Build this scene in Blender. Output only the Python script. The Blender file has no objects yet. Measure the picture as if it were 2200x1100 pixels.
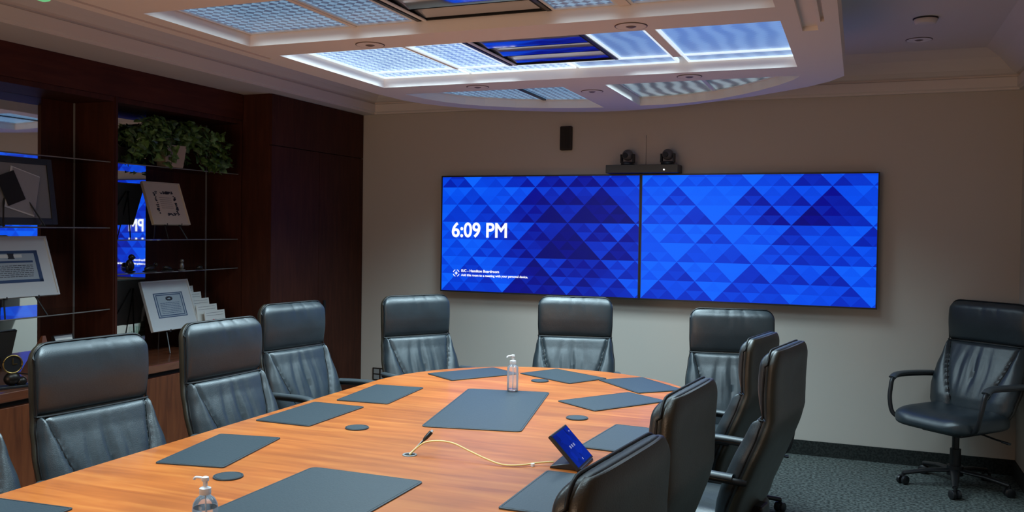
import bpy, bmesh, math, random
from mathutils import Vector, Matrix
from math import sin, cos, pi, radians
random.seed(7)
S = bpy.context.scene
COL = S.collection

# ---------------------------------------------------------------- camera, world, exposure
cam = bpy.data.objects.new('camera', bpy.data.cameras.new('camera')); COL.objects.link(cam); S.camera = cam
cam.data.sensor_width = 36.0
cam.data.lens = 1929.81 / 2200 * 36.0
cam.data.shift_x = 0.00929
cam.data.shift_y = -0.0073
cam.data.clip_start = 0.05
YAW, PIT, ROL = .3776, -.0214, .0141
fw = Vector((-sin(YAW) * cos(PIT), cos(YAW) * cos(PIT), sin(PIT)))
r0 = Vector((cos(YAW), sin(YAW), 0)); u0 = r0.cross(fw)
rr = cos(ROL) * r0 + sin(ROL) * u0; uu = -sin(ROL) * r0 + cos(ROL) * u0
M = Matrix((rr, uu, -fw)).transposed().to_4x4()
M.translation = Vector((0, -6.8284, 1.6)); cam.matrix_world = M

S.view_settings.view_transform = 'Standard'; S.view_settings.look = 'None'
S.view_settings.gamma = 1.0; S.view_settings.exposure = 0.0; S.view_settings.use_curve_mapping = False
W = bpy.data.worlds.new('world'); S.world = W; W.use_nodes = True
W.node_tree.nodes['Background'].inputs[0].default_value = (.02, .022, .026, 1)
W.node_tree.nodes['Background'].inputs[1].default_value = 0.3

LIGHT_COL = (.66, .90, 1.0)
LENS_Z = 2.54
def ceiling_lamp(x0, x1, y0, y1, watts, spread=130):
    l = bpy.data.lights.new('ceiling_lamp', 'AREA'); l.shape = 'RECTANGLE'
    l.size = x1 - x0; l.size_y = y1 - y0; l.energy = watts; l.spread = radians(spread); l.color = LIGHT_COL
    o = bpy.data.objects.new('ceiling_lamp', l); COL.objects.link(o)
    o.location = ((x0 + x1) / 2, (y0 + y1) / 2, LENS_Z - .006)
# (x0, x1, y0, y1, watts): the troffers that lie behind the lens panels of the hung ceiling
for a in [(-2.76, -2.24, -2.88, -1.88, 19), (-2.18, -1.91, -2.88, -1.88, 9), (-1.21, -.96, -2.88, -1.88, 8), (-.87, -.36, -2.88, -1.88, 14),
          (-2.76, -2.24, -3.84, -3.21, 4), (-2.18, -1.91, -3.84, -3.21, 2), (-1.21, -.96, -3.84, -3.21, 1.5), (-.87, -.36, -3.84, -3.21, 2),
          (-2.76, -1.91, -5.15, -4.17, 28), (-1.21, -.36, -5.15, -4.17, 6),
          (-2.30, -1.76, -1.50, -.86, 17), (-1.40, -.92, -1.50, -.86, 13)]:
    ceiling_lamp(a[0], a[1], a[2], a[3], a[4] * 1.2)
# warm fill lamp added unseen behind the camera to brighten upper walls and canopy
l = bpy.data.lights.new('added_fill_lamp', 'AREA'); l.shape = 'RECTANGLE'; l.size = 2.3; l.size_y = 1.9; l.energy = 50; l.color = (1.0, .72, .50)
o = bpy.data.objects.new('added_fill_lamp', l); COL.objects.link(o); o.location = (-2.2, -9.24, 1.25); o.rotation_euler = (radians(90), 0, 0)

# ---------------------------------------------------------------- materials
def nodes(name):
    m = bpy.data.materials.new(name); m.use_nodes = True
    nt = m.node_tree; return m, nt, nt.nodes['Principled BSDF']
def N(nt, t, **kw):
    n = nt.nodes.new(t)
    for k, v in kw.items():
        if k in n.inputs: n.inputs[k].default_value = v
        else: setattr(n, k, v)
    return n
def plain(name, col, rough=.5, metal=0., spec=.5, bump=0., bscale=200., emis=None, estr=0., coat=0.):
    m, nt, p = nodes(name)
    p.inputs['Base Color'].default_value = (*col, 1); p.inputs['Roughness'].default_value = rough
    p.inputs['Metallic'].default_value = metal; p.inputs['Specular IOR Level'].default_value = spec
    p.inputs['Coat Weight'].default_value = coat
    tc = N(nt, 'ShaderNodeTexCoord'); nz = N(nt, 'ShaderNodeTexNoise', Scale=bscale); nz.inputs['Detail'].default_value = 3
    nt.links.new(tc.outputs['Object'], nz.inputs['Vector'])
    if bump:
        b = N(nt, 'ShaderNodeBump', Strength=bump); b.inputs['Distance'].default_value = .003
        nt.links.new(nz.outputs['Fac'], b.inputs['Height']); nt.links.new(b.outputs['Normal'], p.inputs['Normal'])
    mr = N(nt, 'ShaderNodeMapRange'); mr.inputs['To Min'].default_value = max(0, rough - .03); mr.inputs['To Max'].default_value = min(1, rough + .03)
    nt.links.new(nz.outputs['Fac'], mr.inputs['Value']); nt.links.new(mr.outputs['Result'], p.inputs['Roughness'])
    if emis: p.inputs['Emission Color'].default_value = (*emis, 1); p.inputs['Emission Strength'].default_value = estr
    return m
def speckle(name, c1, c2, scale, rough=.95, bump=.6, lo=.4, hi=.6):
    m, nt, p = nodes(name)
    tc = N(nt, 'ShaderNodeTexCoord'); nz = N(nt, 'ShaderNodeTexNoise', Scale=scale); nz.inputs['Detail'].default_value = 4
    cr = N(nt, 'ShaderNodeValToRGB'); e = cr.color_ramp.elements
    e[0].position = lo; e[1].position = hi; e[0].color = (*c1, 1); e[1].color = (*c2, 1)
    nt.links.new(tc.outputs['Object'], nz.inputs['Vector']); nt.links.new(nz.outputs['Fac'], cr.inputs['Fac'])
    nt.links.new(cr.outputs['Color'], p.inputs['Base Color']); p.inputs['Roughness'].default_value = rough
    b = N(nt, 'ShaderNodeBump', Strength=bump); b.inputs['Distance'].default_value = .004
    nt.links.new(nz.outputs['Fac'], b.inputs['Height']); nt.links.new(b.outputs['Normal'], p.inputs['Normal'])
    return m
def wood(name, c1, c2, c3, vec=(2, 14, 2), rough=.35, coat=.0, blot=3., spec=.5):
    m, nt, p = nodes(name)
    tc = N(nt, 'ShaderNodeTexCoord'); mp = N(nt, 'ShaderNodeMapping'); mp.inputs['Scale'].default_value = vec
    nz = N(nt, 'ShaderNodeTexNoise', Scale=2.2); nz.inputs['Detail'].default_value = 8; nz.inputs['Distortion'].default_value = .6
    cr = N(nt, 'ShaderNodeValToRGB'); e = cr.color_ramp.elements
    e[0].position = .3; e[1].position = .72; e[0].color = (*c1, 1); e[1].color = (*c3, 1)
    k = cr.color_ramp.elements.new(.5); k.color = (*c2, 1)
    n2 = N(nt, 'ShaderNodeTexNoise', Scale=blot); mx = N(nt, 'ShaderNodeMixRGB', blend_type='MULTIPLY'); mx.inputs['Fac'].default_value = .5
    c2r = N(nt, 'ShaderNodeValToRGB'); c2r.color_ramp.elements[0].color = (.6, .6, .6, 1); c2r.color_ramp.elements[0].position = .3; c2r.color_ramp.elements[1].position = .65
    L = nt.links.new
    L(tc.outputs['Object'], mp.inputs['Vector']); L(mp.outputs['Vector'], nz.inputs['Vector']); L(nz.outputs['Fac'], cr.inputs['Fac'])
    L(tc.outputs['Object'], n2.inputs['Vector']); L(n2.outputs['Fac'], c2r.inputs['Fac'])
    L(cr.outputs['Color'], mx.inputs['Color1']); L(c2r.outputs['Color'], mx.inputs['Color2']); L(mx.outputs['Color'], p.inputs['Base Color'])
    p.inputs['Roughness'].default_value = rough; p.inputs['Coat Weight'].default_value = coat; p.inputs['Coat Roughness'].default_value = .12; p.inputs['Specular IOR Level'].default_value = spec
    return m
def leather(name, col, rough=.42, wr=1.):
    m, nt, p = nodes(name); L = nt.links.new
    tc = N(nt, 'ShaderNodeTexCoord')
    v = N(nt, 'ShaderNodeTexVoronoi', Scale=260.); n1 = N(nt, 'ShaderNodeTexNoise', Scale=7.); n1.inputs['Detail'].default_value = 3; n1.inputs['Distortion'].default_value = .2
    L(tc.outputs['Object'], v.inputs['Vector']); L(tc.outputs['Object'], n1.inputs['Vector'])
    b1 = N(nt, 'ShaderNodeBump', Strength=.25); b1.inputs['Distance'].default_value = .001
    b2 = N(nt, 'ShaderNodeBump', Strength=.35 * wr); b2.inputs['Distance'].default_value = .010
    L(n1.outputs['Fac'], b2.inputs['Height']); L(v.outputs['Distance'], b1.inputs['Height']); L(b2.outputs['Normal'], b1.inputs['Normal']); L(b1.outputs['Normal'], p.inputs['Normal'])
    cr = N(nt, 'ShaderNodeValToRGB'); e = cr.color_ramp.elements
    e[0].color = (*[c * .9 for c in col], 1); e[1].color = (*[c * 1.1 for c in col], 1); e[0].position = .35; e[1].position = .65
    L(n1.outputs['Fac'], cr.inputs['Fac']); L(cr.outputs['Color'], p.inputs['Base Color'])
    mr = N(nt, 'ShaderNodeMapRange'); mr.inputs['To Min'].default_value = rough - .06; mr.inputs['To Max'].default_value = rough + .08
    L(n1.outputs['Fac'], mr.inputs['Value']); L(mr.outputs['Result'], p.inputs['Roughness'])
    p.inputs['Specular IOR Level'].default_value = .8
    return m
def glassy(name, col=(1, 1, 1), rough=.02, ior=1.45):
    m, nt, p = nodes(name)
    p.inputs['Base Color'].default_value = (*col, 1); p.inputs['Roughness'].default_value = rough
    p.inputs['Transmission Weight'].default_value = 1; p.inputs['IOR'].default_value = ior
    return m
def emit(name, col, s):
    m, nt, p = nodes(name); p.inputs['Base Color'].default_value = (0.01, .01, .01, 1); p.inputs['Roughness'].default_value = .3
    p.inputs['Emission Color'].default_value = (*col, 1); p.inputs['Emission Strength'].default_value = s
    return m
def lens_material(name, s, lo, hi, wavy):
    m, nt, p = nodes(name); L = nt.links.new
    tc = N(nt, 'ShaderNodeTexCoord'); mp = N(nt, 'ShaderNodeMapping'); mp.inputs['Rotation'].default_value = (0, 0, radians(45 if not wavy else 0))
    L(tc.outputs['Object'], mp.inputs['Vector'])
    if wavy:
        t = N(nt, 'ShaderNodeTexWave', Scale=3.2); t.inputs['Distortion'].default_value = 4.; t.inputs['Detail'].default_value = 1
        L(mp.outputs['Vector'], t.inputs['Vector']); out = t.outputs['Fac']
        t2 = N(nt, 'ShaderNodeTexChecker', Scale=45.); L(mp.outputs['Vector'], t2.inputs['Vector'])
        ad = N(nt, 'ShaderNodeMath', operation='ADD'); ml = N(nt, 'ShaderNodeMath', operation='MULTIPLY'); ml.inputs[1].default_value = .25
        L(t2.outputs['Fac'], ml.inputs[0]); L(ml.outputs[0], ad.inputs[0]); L(out, ad.inputs[1]); out = ad.outputs[0]
    else:
        t = N(nt, 'ShaderNodeTexChecker', Scale=30.); L(mp.outputs['Vector'], t.inputs['Vector'])
        t2 = N(nt, 'ShaderNodeTexNoise', Scale=60.); L(mp.outputs['Vector'], t2.inputs['Vector'])
        ad = N(nt, 'ShaderNodeMath', operation='ADD'); ml = N(nt, 'ShaderNodeMath', operation='MULTIPLY'); ml.inputs[1].default_value = .45
        L(t.outputs['Fac'], ml.inputs[0]); L(ml.outputs[0], ad.inputs[0]); L(t2.outputs['Fac'], ad.inputs[1]); out = ad.outputs[0]
    cr = N(nt, 'ShaderNodeValToRGB'); e = cr.color_ramp.elements
    e[0].position = .25 if wavy else .42; e[1].position = 1.0 if wavy else .95; e[0].color = (*lo, 1); e[1].color = (*hi, 1)
    L(out, cr.inputs['Fac']); L(cr.outputs['Color'], p.inputs['Emission Color']); p.inputs['Emission Strength'].default_value = s
    p.inputs['Base Color'].default_value = (.25, .3, .35, 1); p.inputs['Roughness'].default_value = .25
    return m

M_wall = plain('wall_paint', (.56, .50, .44), .75, bump=.08, bscale=120)
M_ceil = plain('ceiling_paint', (.74, .66, .60), .8, bump=.05, bscale=90)
M_cloud = plain('hung_ceiling_paint', (.90, .82, .77), .75, bump=.03, bscale=90)
M_carpet = speckle('carpet', (.022, .028, .026), (.125, .145, .135), 55, bump=.8)
M_base = speckle('carpet_base', (.006, .008, .007), (.022, .026, .023), 70)
M_mahog = wood('mahogany', (.046, .012, .006), (.060, .015, .007), (.076, .021, .010), (14, 14, 1.5), .6, spec=.2)
M_mahogh = wood('mahogany_horizontal', (.060, .014, .007), (.078, .019, .009), (.095, .025, .012), (14, 1.5, 14), .6, spec=.2)
M_cherry = wood('cherry_table', (.40, .094, .015), (.53, .136, .022), (.64, .195, .036), (1.0, 9, 9), .42, coat=.12)
M_credz = wood('cherry_dark', (.10, .026, .010), (.16, .043, .015), (.21, .06, .02), (12, 12, 1.5), .4)
M_credt = wood('cherry_dark_top', (.10, .03, .015), (.15, .045, .02), (.2, .065, .03), (12, 1.5, 12), .25, coat=.4)
M_black = plain('black_plastic', (.012, .012, .014), .4)
M_blackm = plain('black_matte', (.006, .006, .007), .8)
M_leather = leather('black_leather', (.020, .030, .037), .40)
M_leatherd = leather('black_leather_back', (.026, .021, .012), .40, .3)
M_pipe = plain('leather_piping', (.004, .004, .005), .5)
M_arm = plain('arm_polyurethane', (.055, .065, .072), .38)
M_pad = plain('desk_pad_leather', (.034, .050, .062), .46, bump=.25, bscale=160)
M_chrome = plain('chrome', (.75, .76, .78), .15, 1.0)
M_alu = plain('brushed_aluminium', (.55, .56, .58), .3, 1.0)
M_spec = plain('mirror_louvre_aluminium', (.62, .64, .70), .09, 1.0)
M_mirror = plain('mirror_glass', (.86, .9, .9), .012, 1.0)
M_glass = glassy('shelf_glass', (.86, .95, .92))
M_edge = plain('polished_glass_edge', (.20, .19, .18), .6)
def thin_clear(name):
    m = bpy.data.materials.new(name); m.use_nodes = True; nt = m.node_tree; nt.nodes.clear()
    o = nt.nodes.new('ShaderNodeOutputMaterial'); a = nt.nodes.new('ShaderNodeBsdfTransparent'); a.inputs[0].default_value = (.96, .98, 1, 1)
    g = nt.nodes.new('ShaderNodeBsdfGlossy'); g.inputs['Roughness'].default_value = .06; lw = nt.nodes.new('ShaderNodeLayerWeight'); lw.inputs['Blend'].default_value = .35
    d = nt.nodes.new('ShaderNodeBsdfTranslucent'); d.inputs[0].default_value = (.85, .92, 1, 1); mx = nt.nodes.new('ShaderNodeMixShader'); m2 = nt.nodes.new('ShaderNodeMixShader'); m2.inputs[0].default_value = .16
    nt.links.new(lw.outputs['Fresnel'], mx.inputs[0]); nt.links.new(a.outputs[0], mx.inputs[1]); nt.links.new(g.outputs[0], mx.inputs[2])
    nt.links.new(mx.outputs[0], m2.inputs[1]); nt.links.new(d.outputs[0], m2.inputs[2]); nt.links.new(m2.outputs[0], o.inputs[0]); return m
M_clear = thin_clear('clear_bottle')
M_gel = glassy('sanitizer_gel', (.93, .97, 1.0), .0, 1.34)
M_white = plain('white_plastic', (.80, .82, .85), .35)
M_trimw = plain('white_metal_trim', (.85, .88, .9), .4)
M_grey = plain('grey_paint_metal', (.30, .30, .30), .5)
M_cream = plain('cream_mat_board', (.60, .50, .38), .7)
M_matw = plain('pale_grey_mat_board', (.60, .62, .62), .65)
M_paper = plain('paper', (.72, .72, .68), .8)
M_paperb = plain('blue_grey_certificate_paper', (.36, .42, .46), .7)
M_ink = plain('printed_ink', (.03, .03, .04), .8)
M_inkb = plain('printed_blue_border', (.035, .07, .16), .8)
M_inkr = plain('printed_red', (.55, .03, .04), .8)
M_tan = plain('tan_metal', (.16, .11, .09), .5)
M_brown = plain('dark_brown_plastic', (.018, .010, .007), .6)
M_leaf = speckle('ivy_leaf', (.035, .075, .018), (.12, .24, .07), 30, .4, .1)
M_stem = plain('ivy_stem', (.05, .045, .02), .7)
M_pot = plain('beige_planter', (.42, .32, .22), .6)
M_bronze = plain('dark_bronze', (.03, .025, .022), .35, .7)
M_gold = plain('brass', (.55, .38, .13), .3, 1.0)
M_yellow = plain('yellow_cable_jacket', (.80, .58, .22), .45)
M_blueg = emit('screen_glow_text', (1, 1, 1), 1.1)
M_green = emit('green_indicator', (.25, .85, .35), .6)
M_led = emit('white_led', (1, 1, 1), 3.)
M_lensA = lens_material('lens_bright', .8, (.12, .28, .68), (.62, .92, 1.2), False)
M_rim = plain('lens_rim_added_glow', (.85, .9, .95), .4, emis=(.75, .92, 1.0), estr=.75)  # frame is no lamp; its emission stands in for lens light on it
M_lensB = lens_material('lens_bright_wavy', .8, (.08, .21, .50), (.15, .32, .62), True)
M_lensC = lens_material('lens_dim', .5, (.01, .06, .18), (.26, .55, .85), False)
M_lensD = lens_material('lens_dim_wavy', .4, (.04, .08, .11), (.42, .58, .66), True)

# ---------------------------------------------------------------- mesh helpers
def link(name, bm, mat, parent=None, smooth=None, bevel=0., loc=None, bseg=2):
    me = bpy.data.meshes.new(name); bmesh.ops.recalc_face_normals(bm, faces=bm.faces); bm.to_mesh(me); bm.free()
    o = bpy.data.objects.new(name, me); COL.objects.link(o)
    for mm in (mat if isinstance(mat, (list, tuple)) else [mat]): me.materials.append(mm)
    if smooth is not None:
        me.polygons.foreach_set('use_smooth', [True] * len(me.polygons))
        me.set_sharp_from_angle(angle=radians(smooth))
    if bevel:
        b = o.modifiers.new('bevel', 'BEVEL'); b.width = bevel; b.segments = bseg; b.limit_method = 'ANGLE'; b.angle_limit = radians(40)
    if parent: o.parent = parent
    if loc: o.location = loc
    return o
def box(bm, x0, x1, y0, y1, z0, z1, mi=0):
    v = [bm.verts.new(p) for p in [(x0, y0, z0), (x1, y0, z0), (x1, y1, z0), (x0, y1, z0), (x0, y0, z1), (x1, y0, z1), (x1, y1, z1), (x0, y1, z1)]]
    fs = [bm.faces.new([v[i] for i in f]) for f in [(0, 3, 2, 1), (4, 5, 6, 7), (0, 1, 5, 4), (1, 2, 6, 5), (2, 3, 7, 6), (3, 0, 4, 7)]]
    for f in fs: f.material_index = mi
    return v
def boxes(name, L, mat, parent=None, **kw):
    bm = bmesh.new()
    for a in L: box(bm, *a)
    return link(name, bm, mat, parent, **kw)
def prism(bm, pts, z0, z1, mi=0):
    a = [bm.verts.new((x, y, z0)) for x, y in pts]; b = [bm.verts.new((x, y, z1)) for x, y in pts]; n = len(pts)
    fs = [bm.faces.new(a[::-1]), bm.faces.new(b)] + [bm.faces.new((a[i], a[(i + 1) % n], b[(i + 1) % n], b[i])) for i in range(n)]
    for f in fs: f.material_index = mi
def cyl(bm, c, r, h, n=24, r2=None, axis='Z', mi=0):
    r2 = r if r2 is None else r2
    def P(a, rad, t):
        x, y = rad * cos(a), rad * sin(a)
        p = {'Z': (x, y, t), 'Y': (x, t, y), 'X': (t, x, y)}[axis]
        return (c[0] + p[0], c[1] + p[1], c[2] + p[2])
    A = [bm.verts.new(P(2 * pi * i / n, r, 0)) for i in range(n)]; B = [bm.verts.new(P(2 * pi * i / n, r2, h)) for i in range(n)]
    fs = [bm.faces.new(A[::-1]), bm.faces.new(B)] + [bm.faces.new((A[i], A[(i + 1) % n], B[(i + 1) % n], B[i])) for i in range(n)]
    for f in fs: f.material_index = mi
def lathe(bm, prof, c=(0, 0, 0), n=28, mi=0, sx=1, sy=1):
    R = [[bm.verts.new((c[0] + r * cos(2 * pi * i / n) * sx, c[1] + r * sin(2 * pi * i / n) * sy, c[2] + z)) for i in range(n)] for r, z in prof]
    for a, b in zip(R, R[1:]):
        for i in range(n):
            f = bm.faces.new((a[i], a[(i + 1) % n], b[(i + 1) % n], b[i])); f.material_index = mi
    f = bm.faces.new(R[0][::-1]); f.material_index = mi; f = bm.faces.new(R[-1]); f.material_index = mi
def smooth_path(P, k=6):
    P = [Vector(p) for p in P]; out = []
    Q = [P[0]] + P + [P[-1]]
    for i in range(1, len(Q) - 2):
        for j in range(k):
            t = j / k; a, b, c, d = Q[i - 1], Q[i], Q[i + 1], Q[i + 2]
            out.append(.5 * ((2 * b) + (-a + c) * t + (2 * a - 5 * b + 4 * c - d) * t * t + (-a + 3 * b - 3 * c + d) * t ** 3))
    out.append(P[-1]); return out
def tube(bm, P, r, n=10, ry=None, closed=False, mi=0, up=Vector((0, 0, 1))):
    P = [Vector(p) for p in P]; R = []; m = len(P)
    for i, p in enumerate(P):
        if closed: t = (P[(i + 1) % m] - P[i - 1]).normalized()
        else: t = (P[min(i + 1, m - 1)] - P[max(i - 1, 0)]).normalized()
        u = up if abs(t.dot(up)) < .95 else Vector((1, 0, 0))
        s = t.cross(u).normalized(); w = s.cross(t)
        rad = r[i] if isinstance(r, list) else r; q = (ry if ry else rad)
        R.append([bm.verts.new(p + s * rad * cos(2 * pi * j / n) + w * q * sin(2 * pi * j / n)) for j in range(n)])
    rng = range(m if closed else m - 1)
    for i in rng:
        a, b = R[i], R[(i + 1) % m]
        for j in range(n):
            f = bm.faces.new((a[j], a[(j + 1) % n], b[(j + 1) % n], b[j])); f.material_index = mi
    if not closed:
        bm.faces.new(R[0][::-1]).material_index = mi; bm.faces.new(R[-1]).material_index = mi
def rings(bm, R, cap=True, mi=0):
    V = [[bm.verts.new(p) for p in r] for r in R]; n = len(V[0])
    for a, b in zip(V, V[1:]):
        for j in range(n):
            bm.faces.new((a[j], a[(j + 1) % n], b[(j + 1) % n], b[j])).material_index = mi
    if cap: bm.faces.new(V[0][::-1]); bm.faces.new(V[-1])
def tag(o, label, cat, group=None, kind=None):
    o['label'] = label; o['category'] = cat
    if group: o['group'] = group
    if kind: o['kind'] = kind
    return o
def struct(o): o['kind'] = 'structure'; return o
def empty(name, loc, rz=0., label=None, cat=None, group=None):
    o = bpy.data.objects.new(name, None); COL.objects.link(o); o.location = loc; o.rotation_euler = (0, 0, rz); o.empty_display_size = .1
    if label: tag(o, label, cat, group)
    return o
def text_mesh(name, body, size, mat, parent, mw, bold=0.):
    cu = bpy.data.curves.new(name, 'FONT'); cu.body = body; cu.size = size; cu.extrude = .0006; cu.bevel_depth = size * .022; cu.bevel_resolution = 0
    o = bpy.data.objects.new(name + '_curve', cu); COL.objects.link(o)
    bpy.context.view_layer.update(); dg = bpy.context.evaluated_depsgraph_get()
    me = bpy.data.meshes.new_from_object(o.evaluated_get(dg)); bpy.data.objects.remove(o)
    me.materials.clear(); me.materials.append(mat)
    n = bpy.data.objects.new(name, me); COL.objects.link(n); n.parent = parent; n.matrix_local = mw
    return n

# ---------------------------------------------------------------- room shell
XL, XR, YB, YF = -4.62, 1.0, 0.0, -9.3
ZS, ZC = 2.573, 2.82
struct(boxes('floor', [(XL - .1, XR + .1, YF - .1, .1, -.1, 0)], M_carpet))
struct(boxes('wall_back', [(XL - .1, XR + .1, 0, .1, 0, 3.0)], M_wall))
struct(boxes('wall_left', [(XL - .1, XL, YF, 0, 0, 3.0)], M_wall))
struct(boxes('wall_right', [(XR, XR + .1, YF, 0, 0, 3.0)], M_wall))
struct(boxes('wall_front', [(XL - .1, XR + .1, YF - .1, YF, 0, 3.0)], M_wall))
struct(boxes('ceiling', [(XL - .1, XR + .1, YF - .1, .1, ZC, ZC + .08)], M_ceil))
def perimeter(prof, name, mat):
    """sweep a profile of (inset from the room's soffit rectangle, z) around the four sides"""
    bm = bmesh.new(); R = []
    for ins, z in prof:
        x0, x1, y0, y1 = -3.93 + ins, XR - ins, YF + ins, YB - ins
        R.append([bm.verts.new(p) for p in [(x0, y0, z), (x1, y0, z), (x1, y1, z), (x0, y1, z)]])
    for a, b in zip(R, R[1:]):
        for i in range(4): bm.faces.new((a[i], a[(i + 1) % 4], b[(i + 1) % 4], b[i]))
    return struct(link(name, bm, mat))
box_l = boxes('trim_1', [(XL, -3.93, YF, 0, ZS, ZC)], M_ceil); struct(box_l)      # soffit over the cabinets
perimeter([(0.0, ZS), (.035, ZS), (.035, ZS + .012), (.05, ZS + .02), (.05, ZS + .082), (.035, ZS + .09), (.035, ZS + .098),
           (.06, ZS + .105), (.10, ZS + .13), (.17, ZC - .05), (.235, ZC - .012), (.26, ZC)], 'trim_2', M_ceil)
bs = [(-4.02, XR - .012, -.012, 0, 0, .105)]
struct(boxes('baseboard_back', bs, M_base)); struct(boxes('baseboard_right', [(XR - .012, XR, YF, 0, 0, .105)], M_base))
struct(boxes('baseboard_front', [(-3.9, XR - .012, YF, YF + .012, 0, .105)], M_base))

struct(boxes('added_door_1', [(-3.45, -3.38, YF, YF + .05, 0, 2.32), (-1.02, -.95, YF, YF + .05, 0, 2.32), (-3.38, -1.02, YF, YF + .05, 2.25, 2.32), (-2.23, -2.17, YF, YF + .05, 0, 2.25), (-3.38, -1.02, YF, YF + .05, 0, .2)], M_mahog))  # unseen door frame, added as a setting for the warm fill lamp
struct(boxes('added_window_1', [(-3.38, -1.02, YF + .01, YF + .016, .2, 2.25)], plain('added_door_glass', (.75, .7, .62), .4)))  # unseen pane added behind the fill lamp; gives no light itself
# ---------------------------------------------------------------- hung ceiling cloud with light wells
CZ0, CZ1 = 2.48, 2.64
outer_arc = [(-2.957, -1.45), (-2.945, -1.30), (-2.889, -1.12), (-2.80, -.965), (-2.69, -.83), (-2.563, -.712), (-2.38, -.585), (-2.169, -.485), (-2.05, -.43),
             (-1.911, -.388), (-1.768, -.365), (-1.60, -.372), (-1.45, -.405), (-1.307, -.455), (-1.08, -.565), (-.861, -.700), (-.65, -.835), (-.459, -.99), (-.30, -1.135), (-.175, -1.30), (-.095, -1.47)]
near_arc = [(x, -8.3 - y) for x, y in outer_arc[::-1]]
outer = [(-2.975, -1.62)] + outer_arc + near_arc + [(-2.975, -6.7)]
def arcD(pts): return pts
DLh = [(-2.798, -1.55), (-2.76, -1.32), (-2.70, -1.15), (-2.61, -1.00), (-2.506, -.89), (-2.32, -.755), (-2.106, -.665), (-1.90, -.61), (-1.712, -.585), (-1.712, -1.55)]
DRh = [(-1.444, -1.55), (-1.444, -.61), (-1.28, -.612), (-1.105, -.655), (-.97, -.725), (-.845, -.812), (-.71, -.935), (-.593, -1.07), (-.46, -1.25), (-.365, -1.42), (-.322, -1.55)]
XA, XB = -2.80, -.322
def rect(x0, x1, y0, y1): return [(x0, y0), (x1, y0), (x1, y1), (x0, y1)]
wells = [rect(XA, XB, -2.93, -1.83), rect(XA, XB, -3.88, -3.17), rect(XA, XB, -5.2, -4.12), DLh, DRh,
         [(x, -8.3 + 1.2 - y - 1.2) for x, y in DLh[::-1]], [(x, -8.3 - y) for x, y in DRh[::-1]],
         rect(-2.915, -2.888, -6.2, -2.85), rect(-.247, -.182, -6.2, -2.70), rect(-.168, -.152, -6.2, -2.86)]
def cloud():
    from mathutils.geometry import delaunay_2d_cdt
    pts = []; edges = []
    for L in [outer] + wells:
        k = len(pts); pts += [Vector(p) for p in L]; edges += [(k + i, k + (i + 1) % len(L)) for i in range(len(L))]
    vo, eo, fo, *_ = delaunay_2d_cdt(pts, edges, [], 0, 1e-6)
    def inside(L, p):
        c = False; n = len(L)
        for i in range(n):
            (x1, y1), (x2, y2) = L[i], L[(i + 1) % n]
            if (y1 > p[1]) != (y2 > p[1]) and p[0] < (x2 - x1) * (p[1] - y1) / (y2 - y1) + x1: c = not c
        return c
    bm = bmesh.new(); B = [bm.verts.new((v.x, v.y, CZ0)) for v in vo]; T = [bm.verts.new((v.x, v.y, CZ1)) for v in vo]
    keep = []
    for f in fo:
        c = sum((vo[i] for i in f), Vector((0, 0))) / len(f)
        if inside(outer, c) and not any(inside(w, c) for w in wells): keep.append(tuple(f))
    cnt = {}
    for f in keep:
        bm.faces.new([B[i] for i in f][::-1]); bm.faces.new([T[i] for i in f])
        for i in range(len(f)):
            a, b = f[i], f[(i + 1) % len(f)]; cnt.setdefault(frozenset((a, b)), []).append((a, b))
    for k, v in cnt.items():
        if len(v) == 1:
            a, b = v[0]; bm.faces.new((B[a], B[b], T[b], T[a]))
    for v in [v for v in bm.verts if not v.link_faces]: bm.verts.remove(v)
    return link('hung_ceiling_canopy', bm, M_cloud)
can = cloud(); tag(can, 'pale curved dropped ceiling canopy with recessed light wells above the table', 'ceiling canopy')
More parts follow.
